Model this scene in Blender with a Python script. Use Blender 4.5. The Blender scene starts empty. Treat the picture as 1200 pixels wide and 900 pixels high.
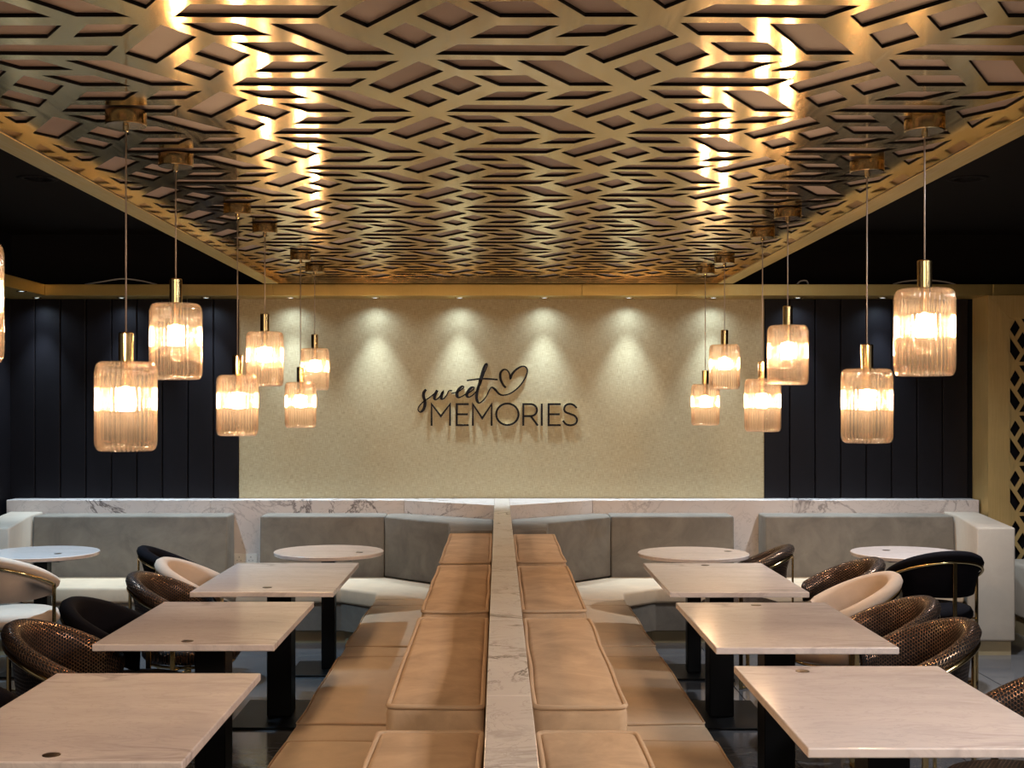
import bpy, bmesh, math, random
from mathutils import Vector, Matrix
from mathutils.geometry import delaunay_2d_cdt

SC = bpy.context.scene
COL = SC.collection
R = math.radians
random.seed(7)

# ------------------------------------------------------------------ camera, world, exposure
F = 1490.0
cd = bpy.data.cameras.new('camera')
cam = bpy.data.objects.new('camera', cd); COL.objects.link(cam)
cam.location = (0, 0, 1.68); cam.rotation_euler = (R(90), 0, 0)
cd.sensor_width = 36; cd.lens = 36 * F / 1200
cd.shift_x = 16 / 1200; cd.shift_y = 23 / 1200
cd.clip_end = 60
SC.camera = cam

w = bpy.data.worlds.new('world'); SC.world = w; w.use_nodes = True
w.node_tree.nodes['Background'].inputs[0].default_value = (0.60, 0.56, 0.52, 1)
w.node_tree.nodes['Background'].inputs[1].default_value = 0.20

vs = SC.view_settings
vs.view_transform = 'Standard'; vs.look = 'None'; vs.gamma = 1; vs.exposure = 0.0
SC.cycles.max_bounces = 10
SC.cycles.transparent_max_bounces = 24
SC.cycles.sample_clamp_indirect = 4.0
SC.cycles.caustics_reflective = False
SC.cycles.caustics_refractive = False

BULB_W = 1050.0        # emission strength of each pendant bulb
WASH_W = 11.0         # each wall-wash lamp in the brass beam
SIDE_W = 420.0         # recessed lamps in the dark ceiling over the far round tables

def spot(name, loc, power, color, size, blend, radius, parent=None, rot=(0, 0, 0)):
    l = bpy.data.lights.new(name, 'SPOT'); l.energy = power; l.color = color
    l.spot_size = R(size); l.spot_blend = blend; l.shadow_soft_size = radius
    o = bpy.data.objects.new(name, l); COL.objects.link(o); o.location = loc; o.rotation_euler = rot
    if parent: o.parent = parent
    return o

def area(name, loc, power, color, sx, sy, rot=(0, 0, 0)):
    l = bpy.data.lights.new(name, 'AREA'); l.energy = power; l.color = color
    l.shape = 'RECTANGLE'; l.size = sx; l.size_y = sy
    o = bpy.data.objects.new(name, l); COL.objects.link(o); o.location = loc; o.rotation_euler = rot
    return o
# added, unseen fill lights; the first stands in for the room behind
area('fill_light', (0, -1.6, 2.95), 120, (1.0, 0.86, 0.70), 3.4, 1.6, (R(25), 0, 0))
area('fill_light', (2.9, 2.2, 2.95), 230, (0.93, 0.95, 1.0), 1.0, 2.4, (0, R(28), 0))  # unseen fill, added for neutral light from the right

# ------------------------------------------------------------------ node materials
def new_mat(name):
    m = bpy.data.materials.new(name); m.use_nodes = True
    nt = m.node_tree; b = nt.nodes['Principled BSDF']
    return m, nt, b
def ramp(nt, src, stops):
    r = nt.nodes.new('ShaderNodeValToRGB'); nt.links.new(src, r.inputs[0])
    e = r.color_ramp.elements
    while len(e) < len(stops): e.new(0.5)
    for q, (p, c) in zip(e, stops): q.position = p; q.color = (*c, 1)
    return r.outputs[0]
def coord(nt, kind='Object', scale=(1, 1, 1), rot=(0, 0, 0)):
    t = nt.nodes.new('ShaderNodeTexCoord'); mp = nt.nodes.new('ShaderNodeMapping')
    nt.links.new(t.outputs[kind], mp.inputs[0])
    mp.inputs['Scale'].default_value = scale; mp.inputs['Rotation'].default_value = rot
    return mp.outputs[0]
def noise(nt, vec, scale, detail=4, rough=0.55, dist=0.0):
    n = nt.nodes.new('ShaderNodeTexNoise'); nt.links.new(vec, n.inputs['Vector'])
    n.inputs['Scale'].default_value = scale; n.inputs['Detail'].default_value = detail
    n.inputs['Roughness'].default_value = rough; n.inputs['Distortion'].default_value = dist
    return n.outputs['Fac']
def bump(nt, b, h, strength, dist=0.002):
    n = nt.nodes.new('ShaderNodeBump'); nt.links.new(h, n.inputs['Height'])
    n.inputs['Strength'].default_value = strength; n.inputs['Distance'].default_value = dist
    nt.links.new(n.outputs[0], b.inputs['Normal'])
def maprange(nt, v, a, c, lo, hi):
    n = nt.nodes.new('ShaderNodeMapRange'); nt.links.new(v, n.inputs[0])
    for i, x in enumerate((a, c, lo, hi)): n.inputs[i + 1].default_value = x
    return n.outputs[0]
def mathn(nt, op, a, b=None):
    n = nt.nodes.new('ShaderNodeMath'); n.operation = op
    for i, x in enumerate((a, b)):
        if x is None: continue
        if isinstance(x, (int, float)): n.inputs[i].default_value = x
        else: nt.links.new(x, n.inputs[i])
    return n.outputs[0]
def mixc(nt, f, a, b):
    n = nt.nodes.new('ShaderNodeMixRGB')
    for i, x in enumerate((f, a, b)):
        if isinstance(x, tuple): n.inputs[i].default_value = (*x, 1)
        elif isinstance(x, (int, float)): n.inputs[i].default_value = x
        else: nt.links.new(x, n.inputs[i])
    return n.outputs[0]

def plain(name, c, rough=0.5, metal=0.0, spec=0.5, nscale=0, namt=0.0):
    m, nt, b = new_mat(name)
    b.inputs['Roughness'].default_value = rough; b.inputs['Metallic'].default_value = metal
    b.inputs['Specular IOR Level'].default_value = spec
    b.inputs['Base Color'].default_value = (*c, 1)
    if nscale:
        f = noise(nt, coord(nt), nscale)
        lo = tuple(x * (1 - namt) for x in c); hi = tuple(min(1, x * (1 + namt)) for x in c)
        nt.links.new(ramp(nt, f, [(0.3, lo), (0.7, hi)]), b.inputs['Base Color'])
    return m

def brass(name, c, rough, grain=(1.5, 90, 1.5), aniso=0.0, rot=0.0, bstr=0.05):
    m, nt, b = new_mat(name)
    b.inputs['Metallic'].default_value = 1.0
    f = noise(nt, coord(nt, 'Object', grain), 2.0, 5, 0.6)
    g = noise(nt, coord(nt, 'Object'), 1.7, 4, 0.6)
    nt.links.new(ramp(nt, g, [(0.3, tuple(x * 0.84 for x in c)), (0.7, c)]), b.inputs['Base Color'])
    nt.links.new(maprange(nt, f, 0.3, 0.7, rough * 0.8, rough * 1.25), b.inputs['Roughness'])
    if aniso:
        t = nt.nodes.new('ShaderNodeTangent'); t.direction_type = 'UV_MAP'; t.uv_map = 'UVMap'
        nt.links.new(t.outputs[0], b.inputs['Tangent'])
        b.inputs['Anisotropic'].default_value = aniso; b.inputs['Anisotropic Rotation'].default_value = rot
    if bstr: bump(nt, b, f, bstr, 0.0004)
    return m

def marble(name, base, vein, scale=1.0, vein_w=0.035, amount=0.8, rough=0.18, kind='Object', cloud=0.06, stretch=(1, 1, 1)):
    m, nt, b = new_mat(name)
    v = coord(nt, kind, tuple(scale * q for q in stretch), (0.3, 0.5, 0.6) if stretch == (1, 1, 1) else (0, 0, 0))
    n1 = noise(nt, v, 1.6, 7, 0.62, 1.2)
    d = mathn(nt, 'ABSOLUTE', mathn(nt, 'SUBTRACT', n1, 0.5))
    line = maprange(nt, d, 0.0, vein_w, 1.0, 0.0)
    msk = maprange(nt, noise(nt, v, 1.1, 3), 0.42, 0.66, 0.0, amount)
    n2 = noise(nt, v, 3.7, 6, 0.6, 2.0)
    d2 = mathn(nt, 'ABSOLUTE', mathn(nt, 'SUBTRACT', n2, 0.5))
    l2 = mathn(nt, 'MULTIPLY', maprange(nt, d2, 0.0, vein_w * 0.5, 1.0, 0.0), 0.3 * amount)
    fac = mathn(nt, 'MAXIMUM', mathn(nt, 'MULTIPLY', line, msk), l2)
    cl = noise(nt, v, 1.3, 5, 0.6, 0.8)
    bc = ramp(nt, cl, [(0.3, tuple(x * (1 - cloud * 2) for x in base)), (0.7, base)])
    nt.links.new(mixc(nt, fac, bc, vein), b.inputs['Base Color'])
    b.inputs['Roughness'].default_value = rough
    return m

def velvet(name, c, nap=0.16, sheen=0.35, rough=0.85):
    m, nt, b = new_mat(name)
    v = coord(nt, 'Object')
    f = noise(nt, v, 5.0, 6, 0.65, 0.6)
    lo = tuple(x * (1 - nap) for x in c); hi = tuple(min(1, x * (1 + nap)) for x in c)
    nt.links.new(ramp(nt, f, [(0.32, lo), (0.68, hi)]), b.inputs['Base Color'])
    b.inputs['Roughness'].default_value = rough
    b.inputs['Sheen Weight'].default_value = sheen
    b.inputs['Sheen Roughness'].default_value = 0.4
    b.inputs['Sheen Tint'].default_value = (*[min(1, x * 1.3) for x in c], 1)
    b.inputs['Specular IOR Level'].default_value = 0.2 if c[0] > 0.05 else 0.06
    bump(nt, b, noise(nt, v, 14.0, 4, 0.6), 0.12, 0.006)
    return m

M = {}
M['ceiling_brass'] = brass('ceiling_brass', (0.74, 0.52, 0.185), 0.14, (30, 0.8, 1), 0.7, 0.25, 0.0)
M['brass'] = brass('brass', (0.60, 0.46, 0.18), 0.42, (60, 2, 2))
M['brass_satin'] = brass('brass_satin', (0.75, 0.56, 0.25), 0.6, (60, 60, 2))
M['brass_polished'] = brass('brass_polished', (0.70, 0.52, 0.25), 0.16, (40, 40, 1.5))
M['gold_cap'] = plain('gold_cap', (0.60, 0.45, 0.23), 0.2, 1.0)
M['gold_tube'] = plain('gold_tube', (0.75, 0.56, 0.27), 0.16, 1.0)
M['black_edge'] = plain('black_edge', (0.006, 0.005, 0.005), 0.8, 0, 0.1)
M['panel_dark'] = plain('panel_dark', (0.20, 0.155, 0.138), 0.55, 0.0, 0.35, 2.2, 0.12)
M['void'] = plain('void', (0.006, 0.0055, 0.006), 0.9, 0, 0.1)
M['plank'] = plain('plank', (0.0045, 0.004, 0.006), 0.55, 0, 0.15, 4, 0.2)
M['marble'] = marble('marble', (0.66, 0.60, 0.57), (0.13, 0.11, 0.11), 1.0, 0.022, 1.0, 0.2)
M['marble_divider'] = marble('marble_divider', (0.64, 0.57, 0.51), (0.14, 0.10, 0.08), 1.5, 0.03, 1.0, 0.22)
M['table_marble'] = marble('table_marble', (0.66, 0.575, 0.53), (0.36, 0.30, 0.285), 1.5, 0.06, 0.85, 0.16, stretch=(0.6, 1.9, 1))
M['floor_marble'] = marble('floor_marble', (0.10, 0.10, 0.107), (0.20, 0.195, 0.19), 0.9, 0.03, 0.8, 0.12)
M['grout'] = plain('grout', (0.03, 0.03, 0.032), 0.8)
M['velvet_beige'] = velvet('velvet_beige', (0.44, 0.305, 0.19), 0.22)
M['velvet_piping'] = velvet('velvet_piping', (0.47, 0.33, 0.21), 0.05)
M['leather_seat'] = velvet('leather_seat', (0.60, 0.465, 0.325), 0.08, 0.15, 0.6)
M['velvet_grey'] = velvet('velvet_grey', (0.165, 0.145, 0.12), 0.2)
M['velvet_cream'] = velvet('velvet_cream', (0.42, 0.365, 0.30), 0.05)
M['chair_cream'] = velvet('chair_cream', (0.55, 0.43, 0.335), 0.08)
M['velvet_black'] = velvet('velvet_black', (0.0045, 0.004, 0.0055), 0.2, 0.01)
M['plinth'] = plain('plinth', (0.33, 0.26, 0.15), 0.45, 0.2, 0.5, 3, 0.1)
M['black_metal'] = plain('black_metal', (0.004, 0.004, 0.0045), 0.4, 0.0, 0.2)
M['bronze_disc'] = plain('bronze_disc', (0.075, 0.05, 0.03), 0.35, 0.8)
M['socket_white'] = plain('socket_white', (0.72, 0.70, 0.66), 0.35)
M['cord'] = plain('cord', (0.42, 0.36, 0.31), 0.4, 0.3)
M['cable'] = plain('cable', (0.5, 0.48, 0.45), 0.5)
M['sign_side'] = plain('sign_side', (0.80, 0.66, 0.42), 0.35)
M['sign_black'] = plain('sign_black', (0.008, 0.006, 0.006), 0.7, 0, 0.15)

def wallpaper():
    m, nt, b = new_mat('wallpaper')
    v = coord(nt, 'Object')
    a = noise(nt, coord(nt, 'Object', (1, 1, 14)), 22, 3)
    c = noise(nt, coord(nt, 'Object', (14, 1, 1)), 22, 3)
    f = mathn(nt, 'MULTIPLY', mathn(nt, 'ADD', a, c), 0.5)
    nt.links.new(ramp(nt, f, [(0.36, (0.26, 0.215, 0.120)), (0.5, (0.37, 0.315, 0.190)), (0.64, (0.46, 0.40, 0.26))]), b.inputs['Base Color'])
    b.inputs['Roughness'].default_value = 0.62
    b.inputs['Specular IOR Level'].default_value = 0.3
    bump(nt, b, f, 0.35, 0.003)
    return m
M['wallpaper'] = wallpaper()

def bronze():
    m, nt, b = new_mat('bronze_mesh_leather')
    uv = nt.nodes.new('ShaderNodeTexCoord').outputs['UV']
    def dots(off):
        mp = nt.nodes.new('ShaderNodeMapping'); nt.links.new(uv, mp.inputs[0])
        mp.inputs['Location'].default_value = (off, off, 0)
        mp.inputs['Scale'].default_value = (38, 66, 1)
        s = nt.nodes.new('ShaderNodeSeparateXYZ'); nt.links.new(mp.outputs[0], s.inputs[0])
        fx = mathn(nt, 'SUBTRACT', mathn(nt, 'FRACT', s.outputs[0]), 0.5)
        fy = mathn(nt, 'MULTIPLY', mathn(nt, 'SUBTRACT', mathn(nt, 'FRACT', s.outputs[1]), 0.5), 0.58)
        return mathn(nt, 'SQRT', mathn(nt, 'ADD', mathn(nt, 'POWER', fx, 2), mathn(nt, 'POWER', fy, 2)))
    d = mathn(nt, 'MINIMUM', dots(0.0), dots(0.5))
    hole = maprange(nt, d, 0.225, 0.262, 1.0, 0.0)
    g = noise(nt, coord(nt, 'Object'), 7, 3)
    bc = ramp(nt, g, [(0.3, (0.12, 0.066, 0.042)), (0.55, (0.26, 0.15, 0.092)), (0.75, (0.42, 0.31, 0.195))])
    nt.links.new(mixc(nt, hole, bc, (0.006, 0.005, 0.005)), b.inputs['Base Color'])
    nt.links.new(mathn(nt, 'SUBTRACT', 0.9, mathn(nt, 'MULTIPLY', hole, 0.9)), b.inputs['Metallic'])
    nt.links.new(mathn(nt, 'ADD', 0.27, mathn(nt, 'MULTIPLY', hole, 0.4)), b.inputs['Roughness'])
    b.inputs['Specular IOR Level'].default_value = 0.2
    bump(nt, b, mathn(nt, 'SUBTRACT', 1.0, hole), 0.7, 0.002)
    return m
M['bronze'] = bronze()

def glass_mat():
    m, nt, b = new_mat('ribbed_glass')
    nt.nodes.remove(b)
    out = nt.nodes['Material Output']
    def mix(f, x, y):
        n = nt.nodes.new('ShaderNodeMixShader')
        if isinstance(f, float): n.inputs[0].default_value = f
        else: nt.links.new(f, n.inputs[0])
        nt.links.new(x, n.inputs[1]); nt.links.new(y, n.inputs[2]); return n.outputs[0]
    tr = nt.nodes.new('ShaderNodeBsdfTransparent'); tr.inputs[0].default_value = (0.97, 0.90, 0.84, 1)
    rf = nt.nodes.new('ShaderNodeBsdfRefraction'); rf.inputs[0].default_value = (1.0, 0.92, 0.85, 1)
    rf.inputs['Roughness'].default_value = 0.02; rf.inputs['IOR'].default_value = 1.22
    gl = nt.nodes.new('ShaderNodeBsdfGlossy'); gl.inputs[0].default_value = (1.0, 0.92, 0.84, 1); gl.inputs[1].default_value = 0.04
    lw = nt.nodes.new('ShaderNodeLayerWeight'); lw.inputs[0].default_value = 0.5
    f = maprange(nt, mathn(nt, 'POWER', lw.outputs['Facing'], 2.2), 0.0, 1.0, 0.025, 0.7)
    gw = nt.nodes.new('ShaderNodeBsdfGlossy'); gw.inputs[0].default_value = (1.0, 0.90, 0.80, 1); gw.inputs[1].default_value = 0.16
    tl = nt.nodes.new('ShaderNodeBsdfTranslucent'); tl.inputs[0].default_value = (1.0, 0.90, 0.80, 1)
    body = mix(0.012, mix(0.24, tr.outputs[0], rf.outputs[0]), tl.outputs[0])
    sh = mix(f, body, mix(0.35, gl.outputs[0], gw.outputs[0]))
    nt.links.new(sh, out.inputs['Surface'])
    return m
M['glass'] = glass_mat()

def emit(name, c, s):
    m, nt, b = new_mat(name)
    b.inputs['Base Color'].default_value = (0, 0, 0, 1)
    b.inputs['Emission Color'].default_value = (*c, 1); b.inputs['Emission Strength'].default_value = s
    return m
WARM = (1.0, 0.70, 0.42)
COOL = (0.68, 0.86, 1.0)
M['bulb'] = emit('bulb', WARM, BULB_W)
M['lamp_disc'] = emit('lamp_disc', COOL, 3.0)

# ------------------------------------------------------------------ mesh helpers
def obj(name, me, parent=None):
    o = bpy.data.objects.new(name, me); COL.objects.link(o)
    if parent: o.parent = parent
    return o
def mesh_from(name, verts, faces, mats, fm=None, smooth=False, uvs=None):
    me = bpy.data.meshes.new(name); me.from_pydata(verts, [], faces); me.update()
    for m in (mats if isinstance(mats, (list, tuple)) else [mats]): me.materials.append(m)
    if fm: me.polygons.foreach_set('material_index', fm)
    if smooth: me.polygons.foreach_set('use_smooth', [True] * len(me.polygons))
    if uvs:
        l = me.uv_layers.new(name='UVMap')
        for p in me.polygons:
            for li, vi in zip(p.loop_indices, p.vertices): l.data[li].uv = uvs[vi]
    return me
def bm_mesh(name, bm, mats, smooth=False):
    bmesh.ops.recalc_face_normals(bm, faces=bm.faces)
    me = bpy.data.meshes.new(name); bm.to_mesh(me); bm.free()
    for m in (mats if isinstance(mats, (list, tuple)) else [mats]): me.materials.append(m)
    if smooth:
        me.polygons.foreach_set('use_smooth', [True] * len(me.polygons))
    return me
def prism(poly, z0, z1, bevel=0.0, seg=2):
    bm = bmesh.new()
    n = len(poly)
    a = [bm.verts.new((x, y, z0)) for x, y in poly]; b = [bm.verts.new((x, y, z1)) for x, y in poly]
    bm.faces.new(a[::-1]); bm.faces.new(b)
    for i in range(n): bm.faces.new((a[i], a[(i + 1) % n], b[(i + 1) % n], b[i]))
    bmesh.ops.recalc_face_normals(bm, faces=bm.faces)
    if bevel: bmesh.ops.bevel(bm, geom=bm.edges[:], offset=bevel, segments=seg, profile=0.5, affect='EDGES')
    return bm
def rect(x0, x1, y0, y1): return [(x0, y0), (x1, y0), (x1, y1), (x0, y1)]
def box_obj(name, x0, x1, y0, y1, z0, z1, mat, parent=None, bevel=0.0, smooth=False):
    return obj(name, bm_mesh(name, prism(rect(x0, x1, y0, y1), z0, z1, bevel), mat, smooth), parent)
def prism_obj(name, poly, z0, z1, mat, parent=None, bevel=0.0, seg=2, smooth=False):
    return obj(name, bm_mesh(name, prism(poly, z0, z1, bevel, seg), mat, smooth), parent)
def tube_mesh(name, pts, r, mat, n=8, closed=False, up=(0, 0, 1)):
    """tube along points; r may be a number or a list"""
    pts = [Vector(p) for p in pts]; k = len(pts)
    vs_, fs = [], []
    for i, p in enumerate(pts):
        a = pts[(i - 1) % k] if (closed or i) else p; b = pts[(i + 1) % k] if (closed or i < k - 1) else p
        t = (b - a).normalized(); u = Vector(up)
        if abs(t.dot(u)) > 0.95: u = Vector((1, 0, 0))
        s = t.cross(u).normalized(); q = s.cross(t)
        rr = r[i] if isinstance(r, list) else r
        for j in range(n):
            an = 2 * math.pi * j / n
            vs_.append(p + s * (rr * math.cos(an)) + q * (rr * math.sin(an)))
    m = k if closed else k - 1
    for i in range(m):
        for j in range(n):
            a = i * n + j; b = i * n + (j + 1) % n; c = ((i + 1) % k) * n + (j + 1) % n; d = ((i + 1) % k) * n + j
            fs.append((a, b, c, d))
    if not closed:
        fs.append(tuple(range(n))[::-1]); fs.append(tuple(range((k - 1) * n, k * n)))
    return mesh_from(name, vs_, fs, mat, smooth=True)
def lathe(name, prof, n, mat, smooth=True, scallop=0.0, ribs=0, cap=True, center=(0, 0), fm=None):
    """prof: list of (r, z)"""
    vs_, fs, uv = [], [], []
    L = 0
    for i, (r, z) in enumerate(prof):
        if i: L += math.hypot(r - prof[i - 1][0], z - prof[i - 1][1])
        for j in range(n):
            t = 2 * math.pi * j / n
            rr = r * (1 - scallop * (1 - abs(math.cos(ribs * t / 2)))) if ribs and r > 0.03 else r
            vs_.append((center[0] + rr * math.cos(t), center[1] + rr * math.sin(t), z)); uv.append((vs_[-1][0], vs_[-1][1]))
    for i in range(len(prof) - 1):
        for j in range(n):
            fs.append((i * n + j, i * n + (j + 1) % n, (i + 1) * n + (j + 1) % n, (i + 1) * n + j))
    if cap:
        fs.append(tuple(range(n))[::-1]); fs.append(tuple(range((len(prof) - 1) * n, len(prof) * n)))
    return mesh_from(name, vs_, fs, mat, smooth=smooth, uvs=uv)
def tag(o, label=None, cat=None, group=None, kind=None):
    for k, v in (('label', label), ('category', cat), ('group', group), ('kind', kind)):
        if v: o[k] = v
    return o
def empty(name, loc=(0, 0, 0), rz=0):
    o = bpy.data.objects.new(name, None); COL.objects.link(o); o.location = loc; o.rotation_euler = (0, 0, rz)
    o.empty_display_size = 0.1
    return o
def copy_tree(o, parent=None):
    c = o.copy(); COL.objects.link(c)
    if parent: c.parent = parent
    for ch in list(o.children): copy_tree(ch, c)
    return c
def auto_smooth(o, ang=40):
    pass

# soft box: rounded, crowned, wobbling upholstery
def soft_box(x0, x1, y0, y1, z0, z1, r, crown=0.0, seed=0, wob=0.0, step=0.09):
    def axis(a, b):
        rr = min(r, (b - a) * 0.45)
        n = max(1, int((b - a - 2 * rr) / step))
        e = [0, 0.29, 0.62]
        return [a + rr * q for q in e] + [a + rr + (b - a - 2 * rr) * i / n for i in range(n + 1)] + [b - rr * q for q in e[::-1]]
    xs, ys, zs = axis(x0, x1), axis(y0, y1), axis(z0, z1)
    rnd = random.Random(seed); ph = [rnd.uniform(0, 6.28) for _ in range(6)]
    def defo(p):
        x, y, z = p
        rx = min(r, (x1 - x0) * 0.45); ry = min(r, (y1 - y0) * 0.45); rz = min(r, (z1 - z0) * 0.45)
        q = Vector((min(max(x, x0 + rx), x1 - rx), min(max(y, y0 + ry), y1 - ry), min(max(z, z0 + rz), z1 - rz)))
        d = Vector(p) - q
        if d.length > 1e-9:
            m = max(abs(d.x) / rx, abs(d.y) / ry, abs(d.z) / rz)
            dn = Vector((d.x / rx, d.y / ry, d.z / rz)); l = dn.length
            d = Vector((d.x * m / l, d.y * m / l, d.z * m / l)) if l > 0 else d
        o = q + d
        u = 2 * (x - x0) / (x1 - x0) - 1; v = 2 * (y - y0) / (y1 - y0) - 1
        if z > (z0 + z1) / 2:
            o.z += crown * (1 - u ** 4) * (1 - v ** 4)
        if wob:
            o.x += wob * math.sin(9 * y + ph[0]) * (abs(u) ** 3) * math.cos(5 * z + ph[1])
            o.y += wob * math.sin(11 * x + ph[2]) * (abs(v) ** 3)
            if z > (z0 + z1) / 2: o.z += wob * 0.8 * (math.sin(7 * y + 3 * x + ph[3]) + 0.5 * math.sin(13 * x - 4 * y + ph[4]))
        return o
    idx, vs_, fs = {}, [], []
    def V(i, j, k):
        if (i, j, k) not in idx:
            idx[(i, j, k)] = len(vs_); vs_.append(defo((xs[i], ys[j], zs[k])))
        return idx[(i, j, k)]
    I, J, K = len(xs) - 1, len(ys) - 1, len(zs) - 1
    for i in range(I):
        for j in range(J):
            fs.append((V(i, j, K), V(i + 1, j, K), V(i + 1, j + 1, K), V(i, j + 1, K)))
            fs.append((V(i, j, 0), V(i, j + 1, 0), V(i + 1, j + 1, 0), V(i + 1, j, 0)))
    for i in range(I):
        for k in range(K):
            fs.append((V(i, 0, k), V(i + 1, 0, k), V(i + 1, 0, k + 1), V(i, 0, k + 1)))
            fs.append((V(i, J, k), V(i, J, k + 1), V(i + 1, J, k + 1), V(i + 1, J, k)))
    for j in range(J):
        for k in range(K):
            fs.append((V(0, j, k), V(0, j, k + 1), V(0, j + 1, k + 1), V(0, j + 1, k)))
            fs.append((V(I, j, k), V(I, j + 1, k), V(I, j + 1, k + 1), V(I, j, k + 1)))
    # piping path round the top edge
    path = []
    a = min(r, (x1 - x0) * 0.45) * 0.29
    def along(p, q, n):
        for i in range(n):
            t = i / n
            path.append(defo((p[0] + (q[0] - p[0]) * t, p[1] + (q[1] - p[1]) * t, z1 - a)) if False else
                        (p[0] + (q[0] - p[0]) * t, p[1] + (q[1] - p[1]) * t))
    e = a * 0.6; c = r * 0.7
    X0, X1, Y0, Y1 = x0 + e, x1 - e, y0 + e, y1 - e
    pts2 = [(X0 + c, Y0), (X1 - c, Y0), (X1 - c * .3, Y0 + c * .3), (X1, Y0 + c), (X1, Y1 - c), (X1 - c * .3, Y1 - c * .3), (X1 - c, Y1), (X0 + c, Y1), (X0 + c * .3, Y1 - c * .3), (X0, Y1 - c), (X0, Y0 + c), (X0 + c * .3, Y0 + c * .3)]
    for i in range(len(pts2)):
        p, q = pts2[i], pts2[(i + 1) % len(pts2)]
        along(p, q, max(1, int(math.hypot(q[0] - p[0], q[1] - p[1]) / 0.06)))
    pp = []
    for x, y in path:
        u = 2 * (x - x0) / (x1 - x0) - 1; v = 2 * (y - y0) / (y1 - y0) - 1
        o = Vector((x, y, z1 - e))
        if wob:
            o.x += wob * math.sin(9 * y + ph[0]) * (abs(u) ** 3) * math.cos(5 * z1 + ph[1]) * (1 if abs(u) > .9 else 0)
            o.y += wob * math.sin(11 * x + ph[2]) * (abs(v) ** 3) * (1 if abs(v) > .9 else 0)
            o.z += wob * 0.8 * (math.sin(7 * y + 3 * x + ph[3]) + 0.5 * math.sin(13 * x - 4 * y + ph[4]))
        pp.append(o)
    return vs_, fs, pp
def soft_obj(name, x0, x1, y0, y1, z0, z1, r, mat, parent, crown=0.008, seed=0, wob=0.003, pipe=None, pr=0.006):
    v, f, pp = soft_box(x0, x1, y0, y1, z0, z1, r, crown, seed, wob)
    o = obj(name, mesh_from(name, v, f, mat, smooth=True), parent)
    if pipe: obj('piping', tube_mesh('piping', pp, pr, pipe, 6, True), o)
    return o

# ------------------------------------------------------------------ the setting
def struct(o): o['kind'] = 'structure'; return o

XL, XR, YB, ZT = -3.80, 4.30, 9.92, 3.0
floor = struct(box_obj('floor', XL - 0.2, XR + 0.2, -3.0, YB + 0.2, -0.08, -0.006, M['grout']))
ts = 0.8
tile_me = bm_mesh('floor_tile', prism(rect(0.003, ts - 0.003, 0.003, ts - 0.003), -0.006, 0.0, 0.0), M['floor_marble'])
for i in range(11):
    for j in range(11):
        t = obj('floor_tile', tile_me, floor); t.location = (-4.2 + i * ts, 1.4 + j * ts, 0)
wall_back = struct(box_obj('wall_back', XL - 0.2, XR + 0.2, YB, YB + 0.15, -0.0, ZT, M['void']))
struct(box_obj('wall_left', XL - 0.15, XL, 3.5, YB, 0, ZT, M['plank']))
struct(box_obj('wall_right', XR, XR + 0.15, 3.5, YB, 0, ZT, M['void']))
struct(box_obj('ceiling', XL - 0.2, XR + 0.2, 0.8, YB + 0.2, ZT, ZT + 0.1, M['void']))
# wallpaper and upright dark boards on the back wall
box_obj('wallpaper', -2.02, 2.07, YB - 0.012, YB, 0.80, 2.55, M['wallpaper'], wall_back)
pw = 0.1985
plank_me = bm_mesh('wall_board', prism(rect(0.004, pw - 0.004, -0.022, 0), 0.55, 2.53, 0.004, 1), M['plank'])
for k in range(9):
    o = obj('wall_board', plank_me, wall_back); o.location = (-2.02 - (k + 1) * pw, YB, 0)
for k in range(8):
    o = obj('wall_board', plank_me, wall_back); o.location = (2.07 + k * pw, YB, 0)
# brass beam
beam = struct(empty('trim_1', (0, 0, 0)))
BF = 9.59
for a, b in ((-3.42, -1.70), (-1.70, 0.63), (0.63, 1.345), (1.345, 3.73), (3.73, XR)):
    box_obj('brass_panel', a + 0.0008, b - 0.0008, BF, YB, 2.495, 2.581, M['brass'], beam, 0.003)
ret = struct(empty('trim_2', (0, 0, 0)))
box_obj('brass_panel', XL, -3.42, 7.0, YB, 2.495, 2.581, M['brass'], ret, 0.003)

# ---- ceiling raft: brass lattice, dark panels behind the openings
PK, BX = 0.664, 0.612
HOLES0 = [[(-.16, .195), (.004, .035), (.068, .1), (-.103, .255)],
          [(.025, .197), (.101, .127), (.174, .2), (.1, .272)],
          [(-.07, .289), (-.006, .229), (.066, .305), (.002, .368)],
          [(.053, .025), (.196, .025), (.262, .092), (.115, .09)],
          [(.15, .127), (.3, .127), (.369, .203), (.225, .203)],
          [(.148, .311), (.218, .242), (.371, .243), (.297, .311)],
          [(.366, .305), (.436, .238), (.564, .238), (.492, .3)],
          [(.27, .029), (.39, .029), (.558, .2), (.43, .2)],
          [(.052, .405), (.115, .345), (.458, .352), (.398, .412)]]
HOLES0 = [[(x, y * 1.62) for x, y in h] for h in HOLES0]
def clip(poly, x0, x1, y0, y1):
    for ax, lim, sgn in ((0, x0, 1), (0, x1, -1), (1, y0, 1), (1, y1, -1)):
        out = []
        for i in range(len(poly)):
            p, q = poly[i], poly[(i + 1) % len(poly)]
            ip, iq = sgn * (p[ax] - lim) >= 0, sgn * (q[ax] - lim) >= 0
            if ip: out.append(p)
            if ip != iq:
                t = (lim - p[ax]) / (q[ax] - p[ax])
                out.append((p[0] + t * (q[0] - p[0]), p[1] + t * (q[1] - p[1])))
        poly = out
        if len(poly) < 3: return None
    return poly
def parea(p): return 0.5 * abs(sum(p[i][0] * p[(i + 1) % len(p)][1] - p[(i + 1) % len(p)][0] * p[i][1] for i in range(len(p))))
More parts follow.
